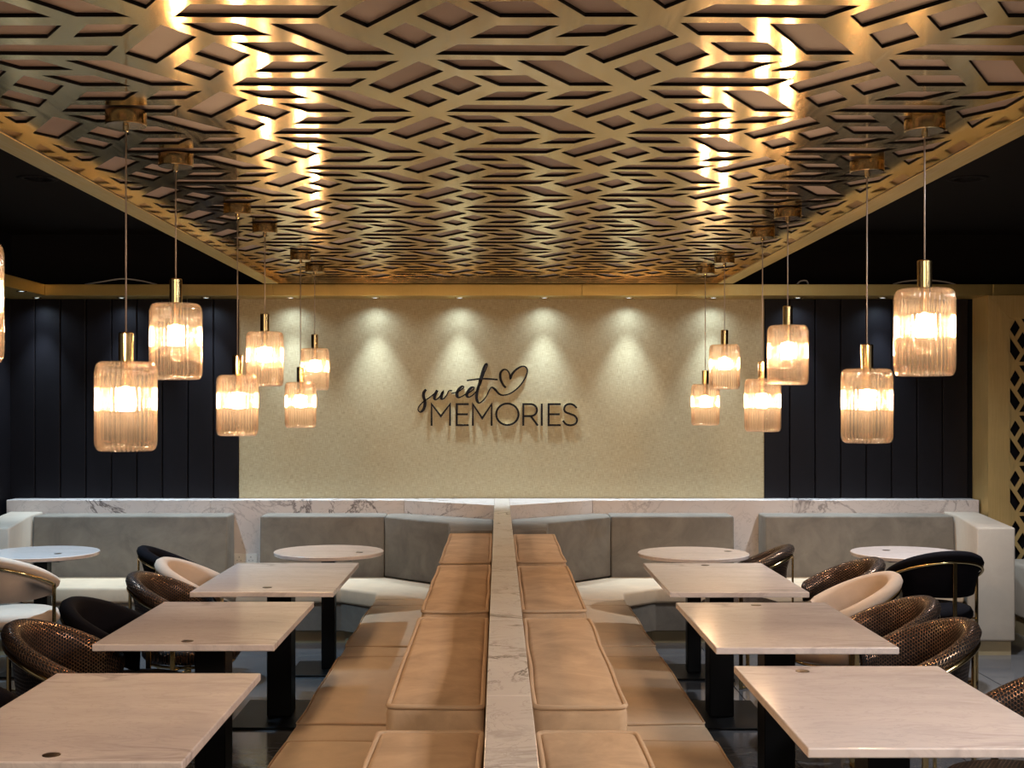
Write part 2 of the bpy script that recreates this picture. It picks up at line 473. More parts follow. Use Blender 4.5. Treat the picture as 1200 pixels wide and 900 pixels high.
def lattice_holes(x0, x1, y0, y1, ox, oy, s=1.0, m=0.02):
    res = []
    nx = int((x1 - x0) / (BX * s)) + 3
    i0 = int((x0 - ox) / (BX * s)) - 2
    for i in range(i0, i0 + nx + 3):
        bx = ox + i * BX * s; by = oy + (i % 2) * PK * s / 2
        j0 = int((y0 - by) / (PK * s)) - 2
        for j in range(j0, j0 + int((y1 - y0) / (PK * s)) + 5):
            for h in HOLES0:
                p = clip([(bx + x * s, by + j * PK * s + y * s) for x, y in h], x0 + m, x1 - m, y0 + m, y1 - m)
                if p and parea(p) > 0.0012 * s * s: res.append(p)
    return res
def lattice_mesh(name, x0, x1, y0, y1, holes, t, mats, tf=lambda x, y, z: (x, y, z)):
    pts, edges = [Vector(p) for p in rect(x0, x1, y0, y1)], [(0, 1), (1, 2), (2, 3), (3, 0)]
    for h in holes:
        b = len(pts); pts += [Vector(p) for p in h]
        edges += [(b + k, b + (k + 1) % len(h)) for k in range(len(h))]
    V, E, Fc, *_ = delaunay_2d_cdt(pts, edges, [], 0, 1e-5)
    boxes = [(min(p[0] for p in h), max(p[0] for p in h), min(p[1] for p in h), max(p[1] for p in h), h) for h in holes]
    def inside(c):
        for a, b, d, e, h in boxes:
            if a <= c.x <= b and d <= c.y <= e:
                sgn = 0; ok = True
                for k in range(len(h)):
                    p, q = h[k], h[(k + 1) % len(h)]
                    cr = (q[0] - p[0]) * (c.y - p[1]) - (q[1] - p[1]) * (c.x - p[0])
                    if sgn == 0: sgn = 1 if cr > 0 else -1
                    elif cr * sgn < -1e-9: ok = False; break
                if ok: return True
        return False
    keep = [f for f in Fc if not inside((V[f[0]] + V[f[1]] + V[f[2]]) / 3)]
    n = len(V)
    vs_ = [tf(v.x, v.y, 0) for v in V] + [tf(v.x, v.y, t) for v in V]
    fs = [tuple(f)[::-1] for f in keep] + [tuple(k + n for k in f) for f in keep]
    fm = [0] * len(fs)
    cnt = {}
    for f in keep:
        for a, b in ((f[0], f[1]), (f[1], f[2]), (f[2], f[0])): cnt[(a, b)] = cnt.get((a, b), 0) + 1
    for (a, b) in cnt:
        if (b, a) not in cnt:
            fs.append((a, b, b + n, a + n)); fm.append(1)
    return mesh_from(name, vs_, fs, mats, fm, uvs=[(v.x, v.y) for v in V] * 2)

ZC, CX, CY0, CY1 = 2.61, 1.62, 1.0, 9.40
raft = tag(empty('ceiling_raft', (0, 0, ZC)), 'suspended ceiling raft of gold lattice over dark panels', 'ceiling panel')
LH = lattice_holes(-CX, CX, CY0, CY1, -0.221, 3.397)
obj('lattice', lattice_mesh('lattice', -CX, CX, CY0, CY1, LH, 0.010, [M['ceiling_brass'], M['black_edge']]), raft)
box_obj('backing_board', -CX, CX, CY0, CY1, 0.030, 0.055, M['black_edge'], raft)
def grow(p, d):
    cx = sum(q[0] for q in p) / len(p); cy = sum(q[1] for q in p) / len(p)
    out = []
    n = len(p)
    a = sum(p[i][0] * p[(i + 1) % n][1] - p[(i + 1) % n][0] * p[i][1] for i in range(n))
    sg = 1 if a > 0 else -1
    for i in range(n):
        p0, p1, p2 = Vector(p[i - 1]), Vector(p[i]), Vector(p[(i + 1) % n])
        e1 = (p1 - p0).normalized(); e2 = (p2 - p1).normalized()
        n1 = Vector((e1.y, -e1.x)) * sg; n2 = Vector((e2.y, -e2.x)) * sg
        k = 1 + n1.dot(n2)
        off = (n1 + n2) / max(k, 0.5) * d
        out.append((p1.x + off.x, p1.y + off.y))
    return out
inview = sorted([h for h in LH if max(q[1] for q in h) > 2.85], key=lambda h: -parea(h) / (sum(q[1] for q in h) / len(h)) ** 3)
rest = inview[300:] + [h for h in LH if max(q[1] for q in h) <= 2.85]
for h in inview[:300]:
    obj('dark_panel', bm_mesh('dark_panel', prism(grow(h, 0.004), 0.0102, 0.030), M['panel_dark']), raft)
bm = bmesh.new()
for h in rest:
    b2 = prism(grow(h, 0.004), 0.0102, 0.030); me = bpy.data.meshes.new('t'); b2.to_mesh(me); b2.free(); bm.from_mesh(me); bpy.data.meshes.remove(me)
o = obj('small_dark_panels', bm_mesh('small_dark_panels', bm, M['panel_dark']), raft); o['kind'] = 'stuff'
# brass rim of the raft: upright fascia and a flat flange
for sx in (-1, 1):
    a, b = sorted((sx * CX, sx * (CX + 0.012)))
    box_obj('rim_fascia', a, b, CY0, CY1, -0.04, 0.055, M['brass_polished'], raft)
    a, b = sorted((sx * (CX + 0.012), sx * (CX + 0.115)))
    box_obj('rim_flange', a, b, CY0, CY1 + 0.012, -0.042, -0.030, M['brass'], raft)
    a, b = sorted((sx * (CX + 0.103), sx * (CX + 0.115)))
    box_obj('rim_side', a, b, CY0, CY1 + 0.012, -0.030, 0.055, M['brass'], raft)
box_obj('rim_fascia', -CX - 0.012, CX + 0.012, CY1, CY1 + 0.012, -0.04, 0.055, M['brass_polished'], raft)
for x in (-1.2, 1.2):
    for y in (2.5, 6.0, 8.8):
        obj('hanger_rod', tube_mesh('hanger_rod', [(x, y, 0.05), (x, y, ZT - ZC)], 0.006, M['black_metal'], 6), raft)

# ---- wall-wash lamps in the soffit of the beam
k = 0
names = ['leftmost', 'second', 'third', 'fourth', 'fifth', 'sixth', 'seventh', 'eighth', 'ninth', 'tenth', 'rightmost']
ring_me = lathe('trim_ring', [(0.026, 0.0), (0.026, -0.004), (0.036, -0.004), (0.038, 0.0)], 20, M['gold_tube'], cap=False)
disc_me = lathe('lens', [(0.0005, -0.0012), (0.026, -0.0012)], 20, M['lamp_disc'], cap=True)
for i in range(11):
    x = -0.947 + 0.65 * (i - 4)
    o = tag(empty('recessed_downlight', (x, 9.775, 2.4945)), names[i] + ' of the small round downlights under the brass beam', 'downlight', 'downlights under the brass beam')
    obj('trim_ring', ring_me, o); obj('lens', disc_me, o)
    spot('wall_wash', (0, 0, -0.01), WASH_W, COOL, 146, 1.0, 0.03, o)
    spot('down_beam', (0, 0, -0.01), WASH_W * 11, COOL, 64, 1.0, 0.02, o, (R(-5), 0, 0))
o = tag(empty('recessed_downlight', (-3.45, 9.2, 2.4945)), 'round downlight under the left brass return near the wall corner', 'downlight', 'downlights under the brass beam')
obj('trim_ring', ring_me, o); obj('lens', disc_me, o)
spot('wall_wash', (0, 0, -0.01), WASH_W * 0.6, COOL, 100, 0.9, 0.02, o)
big_ring = lathe('trim_ring', [(0.075, 0.0), (0.075, -0.006), (0.115, -0.006), (0.12, 0.0)], 24, M['void'], cap=False)
big_lens = lathe('lens', [(0.0005, -0.002), (0.075, -0.002)], 24, M['black_edge'], cap=True)
for x, y, lab, cc in ((-2.70, 7.45, 'dim black ring downlight in the dark ceiling, upper left', (0.50, 0.76, 1.0)), (2.75, 7.45, 'dim black ring downlight in the dark ceiling, upper right', (0.90, 0.94, 1.0))):
    o = tag(empty('ceiling_downlight', (x, y, ZT)), lab, 'downlight')
    obj('trim_ring', big_ring, o); obj('lens', big_lens, o)
    spot('down_lamp', (0, 0, -0.012), SIDE_W, cc, 125, 1.0, 0.05, o, (R(6), 0, 0))

# ---- brass framed lattice screen at the right
scr = tag(empty('lattice_screen', (0, 0, 0)), 'gold framed lattice screen over black at the right edge', 'screen')
SX, SY = 3.69, 9.60
box_obj('side_return', SX, SX + 0.012, SY, YB - 0.024, 0, 2.495, M['brass_satin'], scr)
bmp = prism([(SX, 0.0), (SX + 0.165, 0.0), (SX + 0.165, 2.325), (SX, 2.495)], -0.02, 0.0)
bmesh.ops.rotate(bmp, verts=bmp.verts, cent=(0, 0, 0), matrix=Matrix.Rotation(R(90), 3, 'X'))
o = obj('frame_stile', bm_mesh('frame_stile', bmp, M['brass_satin']), scr); o.location = (0, SY - 0.02, 0)
bmp = prism([(SX + 0.001, 2.495), (SX + 0.166, 2.325), (XR, 2.325), (XR, 2.495)], -0.02, 0.0)
bmesh.ops.rotate(bmp, verts=bmp.verts, cent=(0, 0, 0), matrix=Matrix.Rotation(R(90), 3, 'X'))
o = obj('frame_rail', bm_mesh('frame_rail', bmp, M['brass_satin']), scr); o.location = (0, SY - 0.02, 0)
box_obj('dark_backing', SX + 0.165, XR, SY + 0.05, SY + 0.07, 0, 2.33, M['plank'], scr)
sh = lattice_holes(SX + 0.165, XR, 0.0, 2.325, 3.90, 0.08, 0.57, 0.004)
obj('lattice', lattice_mesh('lattice', SX + 0.165, XR, 0.0, 2.325, sh, 0.008, [M['brass_satin'], M['brass_satin']], lambda x, y, z: (x, SY - 0.006 + z, y)), scr)

# ------------------------------------------------------------------ marble ledge and divider
ZD = 0.943
led = tag(empty('marble_ledge', (0, 0, 0)), 'long veined white marble ledge along the foot of the back wall', 'ledge')
LY, LW = 9.72, YB - 0.024
g = 0.0008
prism_obj('marble_slab', [(-3.76, LY), (-2.2 - g, LY), (-2.2 - g, LW), (-3.76, LW)], 0, ZD, M['marble'], led, 0.002, 1)
prism_obj('marble_slab', [(-2.2 + g, LY), (-0.72 - g, LY), (-0.72 - g, LW), (-2.2 + g, LW)], 0, ZD, M['marble'], led, 0.002, 1)
prism_obj('marble_slab', [(-0.72 + g, LY), (-0.031, 9.23), (-0.031, LW), (-0.72 + g, LW)], 0, ZD, M['marble'], led, 0.002, 1)
prism_obj('marble_slab', [(0.084, 9.23), (0.72 - g, LY), (0.72 - g, LW), (0.084, LW)], 0, ZD, M['marble'], led, 0.002, 1)
prism_obj('marble_slab', [(0.72 + g, LY), (2.25 - g, LY), (2.25 - g, LW), (0.72 + g, LW)], 0, ZD, M['marble'], led, 0.002, 1)
prism_obj('marble_slab', [(2.25 + g, LY), (3.675, LY), (3.675, LW), (2.25 + g, LW)], 0, ZD, M['marble'], led, 0.002, 1)
div = tag(empty('marble_divider', (0, 0, 0)), 'narrow marble topped divider running between the two tan benches', 'divider')
ys = [1.2, 2.07, 3.21, 4.345, 5.48, 6.62, 7.76, 9.228, LW]
for a, b in zip(ys, ys[1:]):
    box_obj('marble_slab', -0.030, 0.083, a + g, b - g, 0.0, ZD, M['marble_divider'], div, 0.002)

# ------------------------------------------------------------------ benches
def aisle_bench(side, label):
    b = tag(empty('banquette', (0, 0, 0)), label, 'bench', 'upholstered benches')
    s = side
    if s < 0: xo, xi, co, ci = -0.815, -0.038, -0.314, -0.040
    else: xo, xi, co, ci = 0.835, 0.091, 0.361, 0.097
    def R2(a, c): return (min(a, c), max(a, c))
    x0, x1 = R2(xo - s * 0.015, xi)
    box_obj('bench_base', x0, x1, 1.3, 8.36, 0.09, 0.285, M['velvet_grey'], b, 0.006)
    box_obj('plinth', *R2(xo - s * 0.05, xi), 1.32, 8.34, 0.0, 0.09, M['plinth'], b)
    x0, x1 = R2(xo, xi)
    segs = [(1.32, 1.66), (1.66, 3.23), (3.23, 3.47), (3.47, 4.86), (4.86, 5.10), (5.10, 6.48), (6.48, 6.73), (6.73, 8.12), (8.12, 8.36)]
    for i, (a, c) in enumerate(segs):
        wide = c - a > 0.5
        soft_obj('seat_cushion', x0, x1, a + 0.001, c - 0.001, 0.285, 0.395 if wide else 0.392, 0.022, M['leather_seat'], b,
                 0.010 if wide else 0.004, seed=i + (10 if s > 0 else 0), wob=0.0035, pipe=M['velvet_piping'] if wide else None, pr=0.0045)
    bs = [(1.82, 3.27), (3.535, 4.985), (5.16, 6.60), (6.76, 8.20)]
    bs[0] = (1.82, 3.26)
    x0, x1 = R2(co, ci)
    for i, (a, c) in enumerate(bs):
        o = soft_obj('back_cushion', x0, x1, a, c, 0.395, 0.84, 0.028, M['velvet_beige'], b, 0.012, seed=30 + i + (10 if s > 0 else 0), wob=0.0032,
                     pipe=M['velvet_piping'], pr=0.0075)
    return b
aisle_bench(-1, 'tan bench with block back cushions on the left of the marble divider')
aisle_bench(1, 'tan bench with block back cushions on the right of the marble divider')

def wall_bench(s, label):
    b = tag(empty('banquette', (0, 0, 0)), label, 'bench', 'upholstered benches')
    def P(pts): 
        q = [(x if s < 0 else -x, y) for x, y in pts]
        return q if s < 0 else q[::-1]
    dx = 0.0
    e = -3.47 if s < 0 else -3.39
    seat = [(-0.815, 8.368), (-0.835, 8.65), (-1.10, 8.87), (e + 0.14, 8.87), (e, 9.44), (-0.845, 9.44), (-0.36, 8.955), (-0.325, 8.368)]
    if s > 0: seat = [(x - 0.02 if x > -0.9 and y < 8.7 and x < -0.5 else x, y) for x, y in seat]
    prism_obj('seat_cushion', P(seat), 0.285, 0.395, M['leather_seat'], b, 0.02, 3, True)
    base = [(-0.80, 8.37), (-0.82, 8.67), (-1.10, 8.89), (e + 0.15, 8.89), (e, 9.70), (-0.72, 9.70), (-0.12, 9.24), (-0.12, 8.37)]
    prism_obj('bench_base', P(base), 0.09, 0.284, M['velvet_grey'], b, 0.004, 1)
    pl = [(-0.78, 8.39), (-0.80, 8.70), (-1.08, 8.93), (e + 0.18, 8.93), (e, 9.70), (-0.72, 9.70), (-0.12, 9.24), (-0.12, 8.39)]
    prism_obj('plinth', P(pl), 0.0, 0.09, M['plinth'], b)
    # backrest panels: outer, inner, angled corner block
    if s < 0: o0, o1, i0, i1 = -3.455, -2.016, -1.77, -0.845
    else: o0, o1, i0, i1 = -3.385, -1.985, -1.75, -0.835
    for a, c in ((o0, o1), (i0, i1)):
        # slightly raked block
        bm = prism(P([(a, 9.41), (c, 9.41), (c, 9.716), (a, 9.716)]), 0.30, 0.845)
        for v in bm.verts:
            if v.co.z > 0.8 and v.co.y < 9.6: v.co.y += 0.035
        bmesh.ops.bevel(bm, geom=bm.edges[:], offset=0.014, segments=3, profile=0.5, affect='EDGES')
        obj('backrest', bm_mesh('backrest', bm, M['velvet_grey'], True), b)
    ci = -0.033 if s < 0 else -0.086
    cb = [(i1 + 0.003, 9.43), (-0.35, 8.95), (-0.318, 8.40), (ci - 0.002, 8.40), (ci - 0.002, 9.222), (-0.724, 9.714), (i1 + 0.003, 9.714)]
    prism_obj('corner_backrest', P(cb), 0.396, 0.842, M['velvet_grey'], b, 0.013, 3, True)
    # arm block at the outer end
    if s < 0: arm = [(-3.255, 8.46), (-3.46, 9.40), (-3.475, 9.714), (-3.735, 9.714), (-3.52, 8.46)]
    else: arm = [(-3.185, 8.46), (-3.39, 9.40), (-3.40, 9.714), (-3.66, 9.714), (-3.44, 8.46)]
    ar = prism_obj('arm_block', P(arm), 0.098, 0.855, M['velvet_cream'], b, 0.014, 3, True)
    pa = [(x * 0.995, y + 0.03) if y < 9 else (x, y - 0.01) for x, y in arm]
    prism_obj('arm_plinth', P(pa), 0.0, 0.098, M['plinth'], b)
    return b
wall_bench(-1, 'grey corner bench against the back wall, left of the divider')
wall_bench(1, 'grey corner bench against the back wall, right of the divider')
b = tag(empty('banquette', (0, 0, 0)), 'low cream bench end before the gold lattice screen', 'bench', 'upholstered benches')
prism_obj('seat_cushion', rect(3.77, 4.28, 8.75, 9.52), 0.12, 0.52, M['velvet_cream'], b, 0.03, 3, True)
prism_obj('plinth', rect(3.79, 4.28, 8.80, 9.50), 0.0, 0.12, M['plinth'], b)

# ------------------------------------------------------------------ tables
def disc_obj(parent, x, y, z):
    o = obj('inset_disc', lathe('inset_disc', [(0.024, -0.001), (0.024, 0.0012), (0.021, 0.0018), (0.0005, 0.0018)], 20, M['bronze_disc'], cap=False), parent)
    o.location = (x, y, z); return o
ZTB = 0.75
def table_base(t, w, d, px, py):
    bm = prism(rect(-w / 2, w / 2, -d / 2, d / 2), 0.0, 0.012, 0.003, 1)
    obj('base_plate', bm_mesh('base_plate', bm, M['black_metal']), t)
    obj('pedestal', bm_mesh('pedestal', prism(rect(-px / 2, px / 2, -py / 2, py / 2), 0.012, ZTB - 0.045, 0.004, 1), M['black_metal']), t)
def long_table(x0, x1, y0, y1, dx, dy, label):
    t = tag(empty('table', ((x0 + x1) / 2, (y0 + y1) / 2, 0)), label, 'table', 'rectangular marble tables')
    hx, hy = (x1 - x0) / 2, (y1 - y0) / 2
    top = obj('tabletop', bm_mesh('tabletop', prism(rect(-hx, hx, -hy, hy), ZTB - 0.027, ZTB, 0.004, 2), M['table_marble']), t)
    obj('support_plate', bm_mesh('support_plate', prism(rect(-0.2, 0.2, -0.3, 0.3), ZTB - 0.045, ZTB - 0.027), M['black_metal']), t)
    table_base(t, 0.46, 0.62, 0.13, 0.15)
    disc_obj(t, dx, dy, ZTB)
    return t
long_table(-1.525, -0.82, 3.30, 4.39, -0.01, -0.48, 'rectangular marble table cut by the lower left corner of the photo')
long_table(-1.57, -0.865, 4.91, 5.97, 0.0, -0.46, 'middle rectangular marble table of the left row, bronze disc at near edge')
long_table(-1.525, -0.815, 6.28, 7.43, 0.0, -0.42, 'farthest rectangular marble table of the left row, before a round table')
long_table(0.835, 1.56, 3.43, 4.51, -0.14, 0.45, 'rectangular marble table at the lower right, nearest of the right row')
long_table(0.830, 1.53, 4.85, 5.95, 0.01, 0.47, 'middle rectangular marble table of the right row')
long_table(0.845, 1.535, 6.27, 7.42, 0.0, 0.47, 'farthest rectangular marble table of the right row, beside a round table')
def round_table(x, y, dx, dy, label):
    t = tag(empty('round_table', (x, y, 0)), label, 'table', 'round marble tables')
    obj('tabletop', lathe('tabletop', [(0.0005, ZTB - 0.027), (0.330, ZTB - 0.027), (0.342, ZTB - 0.022), (0.345, ZTB - 0.004), (0.342, ZTB), (0.0005, ZTB)], 56, M['table_marble'], smooth=False, cap=False), t)
    obj('support_plate', bm_mesh('support_plate', prism(rect(-0.16, 0.16, -0.16, 0.16), ZTB - 0.045, ZTB - 0.027), M['black_metal']), t)
    table_base(t, 0.44, 0.44, 0.085, 0.085)
    disc_obj(t, dx, dy, ZTB)
    return t
round_table(-1.07, 8.03, 0.2, -0.08, 'round marble table left of the divider, standing clear of any chair back')
round_table(1.216, 7.93, 0.23, 0.08, 'round marble table right of the divider, bronze chair tucked behind')
round_table(2.56, 7.96, -0.1, 0.1, 'round marble table at the far right, partly behind a black chair')
round_table(-2.86, 7.98, 0.13, -0.1, 'round marble table at the far left, glowing bluish above a cream chair')

# ------------------------------------------------------------------ chairs
def chair_shell(TH=118, nt=44):
    prof = []
    vs_, fs, uv = [], [], []
    for i in range(nt + 1):
        a = -R(TH) + 2 * R(TH) * i / nt
        s = (1 - math.cos(a)) / (1 - math.cos(R(TH)))
        zt = 0.83 - 0.175 * s; zb = 0.55 + 0.03 * s
        endt = min(1.0, (min(i, nt - i) + 0.15) / 2.0) ** 0.5
        rr = 0.245 + 0.025 * 0  # centre-line radius of the wall
        sec = [(-0.018, zb), (-0.022, zt - 0.11), (-0.026, zt - 0.055), (-0.022, zt - 0.020), (-0.004, zt - 0.003), (0.018, zt), (0.036, zt - 0.008),
               (0.046, zt - 0.028), (0.042, zt - 0.048), (0.028, zt - 0.060), (0.022, zt - 0.075), (0.018, zt - 0.11), (0.012, (zt + zb) / 2), (0.004, zb)]
        zm = (zt + zb) / 2
        L = 0
        for k, (d, z) in enumerate(sec):
            lean = 0.016 * (z - zb) / 0.25 - 0.018
            q = rr + lean + d * endt
            z2 = zm + (z - zm) * (0.85 + 0.15 * endt)
            p = (q * math.sin(a) * 1.02, -q * math.cos(a), z2)
            if k: L += math.hypot(d - sec[k - 1][0], z - sec[k - 1][1])
            vs_.append(p); uv.append((a * 0.27, L))
    m = len(sec)
    for i in range(nt):
        for k in range(m):
            fs.append((i * m + k, i * m + (k + 1) % m, (i + 1) * m + (k + 1) % m, (i + 1) * m + k))
    fs.append(tuple(range(m))); fs.append(tuple(range(nt * m, (nt + 1) * m))[::-1])
    return vs_, [f[::-1] for f in fs], uv
SH = chair_shell()
def rim_z(a): return 0.83 - 0.175 * (1 - math.cos(a)) / (1 - math.cos(R(118)))
def make_chair(fab, name='tub_chair'):
    t = empty(name)
    me = mesh_from('backrest', SH[0], SH[1], fab, smooth=True, uvs=SH[2])
    obj('backrest', me, t)
    obj('seat', lathe('seat', [(0.0005, 0.395), (0.20, 0.395), (0.232, 0.402), (0.245, 0.42), (0.245, 0.445), (0.232, 0.468), (0.20, 0.478), (0.0005, 0.482)], 40, fab, cap=False, center=(0, 0.035)), t)
    pts = []
    for i in range(41):
        a = R(-93) + R(186) * i / 40; q = 0.275
        pts.append((q * math.sin(a) * 1.02, -q * math.cos(a), rim_z(a) - 0.066))
    obj('rail', tube_mesh('rail', pts, 0.0095, M['gold_tube'], 8), t)
    obj('seat_ring', tube_mesh('seat_ring', [(0.215 * math.cos(R(k * 12)), 0.035 + 0.215 * math.sin(R(k * 12)), 0.388) for k in range(30)], 0.008, M['gold_tube'], 6, True), t)
    feet = []
    for a in (R(-92), 0.0, R(92)):
        q = 0.277
        x, y = q * math.sin(a) * 1.02, -q * math.cos(a)
        bm = prism(rect(-0.012, 0.012, -0.006, 0.006), 0.0, rim_z(a) - 0.068, 0.002, 1)
        l = obj('leg', bm_mesh('leg', bm, M['gold_tube']), t); l.location = (x, y, 0); l.rotation_euler = (0, 0, a)
        feet.append((x, y))
    for k in (0, 2):
        obj('floor_runner', tube_mesh('floor_runner', [(*feet[1], 0.009), (*feet[k], 0.009)], 0.008, M['gold_tube'], 6), t)
    obj('floor_runner', tube_mesh('floor_runner', [(*feet[0], 0.009), (*feet[2], 0.009)], 0.008, M['gold_tube'], 6), t)
    for k in (0, 2):   # short studs from the side legs up to the seat ring
        sx = 1 if k else -1
        obj('seat_stud', tube_mesh('seat_stud', [(feet[k][0], feet[k][1], 0.388), (0.212 * sx, 0.035, 0.388)], 0.007, M['gold_tube'], 6), t)
    return t
protos = {}
FAB = {'bronze': M['bronze'], 'black': M['velvet_black'], 'cream': M['chair_cream']}
def chair(kind, x, y, face, label):
    """face: direction the sitter looks, degrees from +x"""
    if kind not in protos:
        o = make_chair(FAB[kind]); protos[kind] = o
    else: o = copy_tree(protos[kind])
    o.location = (x, y, 0); o.rotation_euler = (0, 0, R(face - 90))
    tag(o, label, 'chair', 'tub chairs')
    return o
chair('black', -1.71, 4.10, 0, 'black tub chair cut by the left edge beside the nearest left table')
chair('bronze', -1.64, 4.98, 0, 'bronze perforated tub chair nearest the camera in the left row')
chair('black', -1.62, 5.57, 0, 'black velvet tub chair between two bronze ones in the left row')
chair('bronze', -1.585, 6.43, 0, 'bronze perforated tub chair beside the farthest rectangular table on the left')
chair('cream', -1.60, 7.02, 0, 'cream tub chair in the left row beside the farthest rectangular table')
chair('black', -1.88, 7.66, 12, 'black velvet tub chair farthest back in the left row, behind the cream one')
chair('cream', -2.83, 7.40, 72, 'cream tub chair with its back to the camera at the left edge')
chair('bronze', 1.72, 4.10, 180, 'bronze perforated tub chair cut by the lower right edge')
chair('bronze', 1.60, 5.02, 180, 'bronze perforated tub chair at the near end of the middle right table')
chair('bronze', 1.645, 5.60, 180, 'bronze perforated tub chair behind another bronze one and before a cream one, right')
chair('cream', 1.74, 6.42, 180, 'cream tub chair beside the farthest rectangular table on the right')
chair('bronze', 1.84, 7.03, 180, 'bronze perforated tub chair just behind the cream one on the right')
chair('bronze', 1.51, 7.75, 165, 'bronze perforated tub chair tucked at the round table right of centre')
chair('black', 2.60, 7.61, 97, 'black velvet tub chair with its back to the camera at the far right')

# ------------------------------------------------------------------ pendant lamps
GR, GH = 0.0975, 0.285
def make_pendant(drop):
    """drop: distance from the raft to the centre of the glass"""
    t = empty('pendant_lamp')
    obj('canopy', lathe('canopy', [(0.0005, 0.0), (0.064, 0.0), (0.0645, -0.004), (0.0645, -0.042), (0.062, -0.045), (0.010, -0.045), (0.008, -0.062), (0.003, -0.064)], 40, M['gold_cap'], smooth=False, cap=True), t)
    zt = -drop + GH / 2
    obj('cord', tube_mesh('cord', [(0, 0, -0.06), (0, 0, zt + 0.085)], 0.0028, M['cord'], 8), t)
    obj('socket_cap', lathe('socket_cap', [(0.004, zt + 0.094), (0.021, zt + 0.092), (0.0235, zt + 0.088), (0.0235, zt + 0.001), (0.019, zt - 0.001)], 28, M['brass_polished'], smooth=False), t)
    h = obj('lamp_holder', lathe('lamp_holder', [(0.018, zt - 0.001), (0.018, zt - 0.055), (0.021, zt - 0.058), (0.021, zt - 0.080), (0.015, zt - 0.084)], 24, M['brass_polished'], smooth=False), t)
    bz = zt - 0.084
    bz -= 0.012
    obj('bulb', lathe('bulb', [(0.010, bz + 0.012), (0.011, bz), (0.016, bz - 0.014), (0.0195, bz - 0.030), (0.018, bz - 0.046), (0.012, bz - 0.057), (0.004, bz - 0.062)], 16, M['bulb']), t)
    r, zb = GR, -drop - GH / 2
    prof = [(0.024, zt), (r * .80, zt - .001), (r * .90, zt - .006), (r * .965, zt - .016), (r, zt - .034)]
    prof += [(r, zt - .034 - (GH - .068) * k / 4) for k in range(1, 5)]
    prof += [(r * .985, zb + .018), (r * .93, zb + .006), (r * .84, zb), (r * .80, zb + 0.002)]
    inner = [(max(0.024, q - 0.005), z + (0.004 if z < -drop else -0.004)) for q, z in prof[::-1]]
    gme = lathe('glass_shade', prof + inner, 36 * 8, M['glass'], True, 0.085, 36, cap=False)
    obj('glass_shade', gme, t)
    return t
lowp, highp = make_pendant(2.61 - 1.672), make_pendant(2.61 - 1.912)
first = {id(lowp): True, id(highp): True}
def pendant(x, y, low, label, dz=0.0):
    p = lowp if low else highp
    if first[id(p)]: o = p; first[id(p)] = False
    else: o = copy_tree(p)
    o.location = (x, y, ZC)
    tag(o, label, 'pendant lamp', 'ribbed glass pendant lamps')
    return o
G1 = 'ribbed glass pendant lamp '
pendant(-1.231, 2.90, False, G1 + 'cut by the left edge of the photo')
pendant(-1.186, 4.05, True, G1 + 'hanging low, largest complete one on the left')
pendant(-1.205, 4.75, False, G1 + 'hanging high, second largest complete one on the left')
pendant(-1.223, 5.96, True, G1 + 'hanging low where dark boards meet the beige wall, left')
pendant(-1.214, 6.61, False, G1 + 'hanging high, just right of the wallpaper seam on the left')
pendant(-1.226, 7.88, True, G1 + 'hanging low, nearest the sign among the low left ones')
pendant(-1.239, 8.58, False, G1 + 'hanging high, farthest and smallest on the left')
pendant(1.388, 4.14, False, G1 + 'hanging high, largest and nearest on the right')
pendant(1.412, 4.87, True, G1 + 'hanging low, largest of the low ones on the right')
pendant(1.384, 6.08, False, G1 + 'hanging high, at the edge of the dark boards on the right')
pendant(1.415, 6.81, True, G1 + 'hanging low, second largest of the low ones on the right')
pendant(1.432, 8.05, False, G1 + 'hanging high against the beige wall on the right')
pendant(1.416, 8.70, True, G1 + 'hanging low, farthest and smallest on the right')
OUT = 'ribbed glass pendant lamp nearer than the photo shows, '
for x, y, l, q in ((-1.22, 2.15, True, 'left row'), (1.40, 2.95, True, 'right row, hanging low'), (1.40, 2.25, False, 'right row, hanging high')):
    pendant(x, y, l, OUT + q)

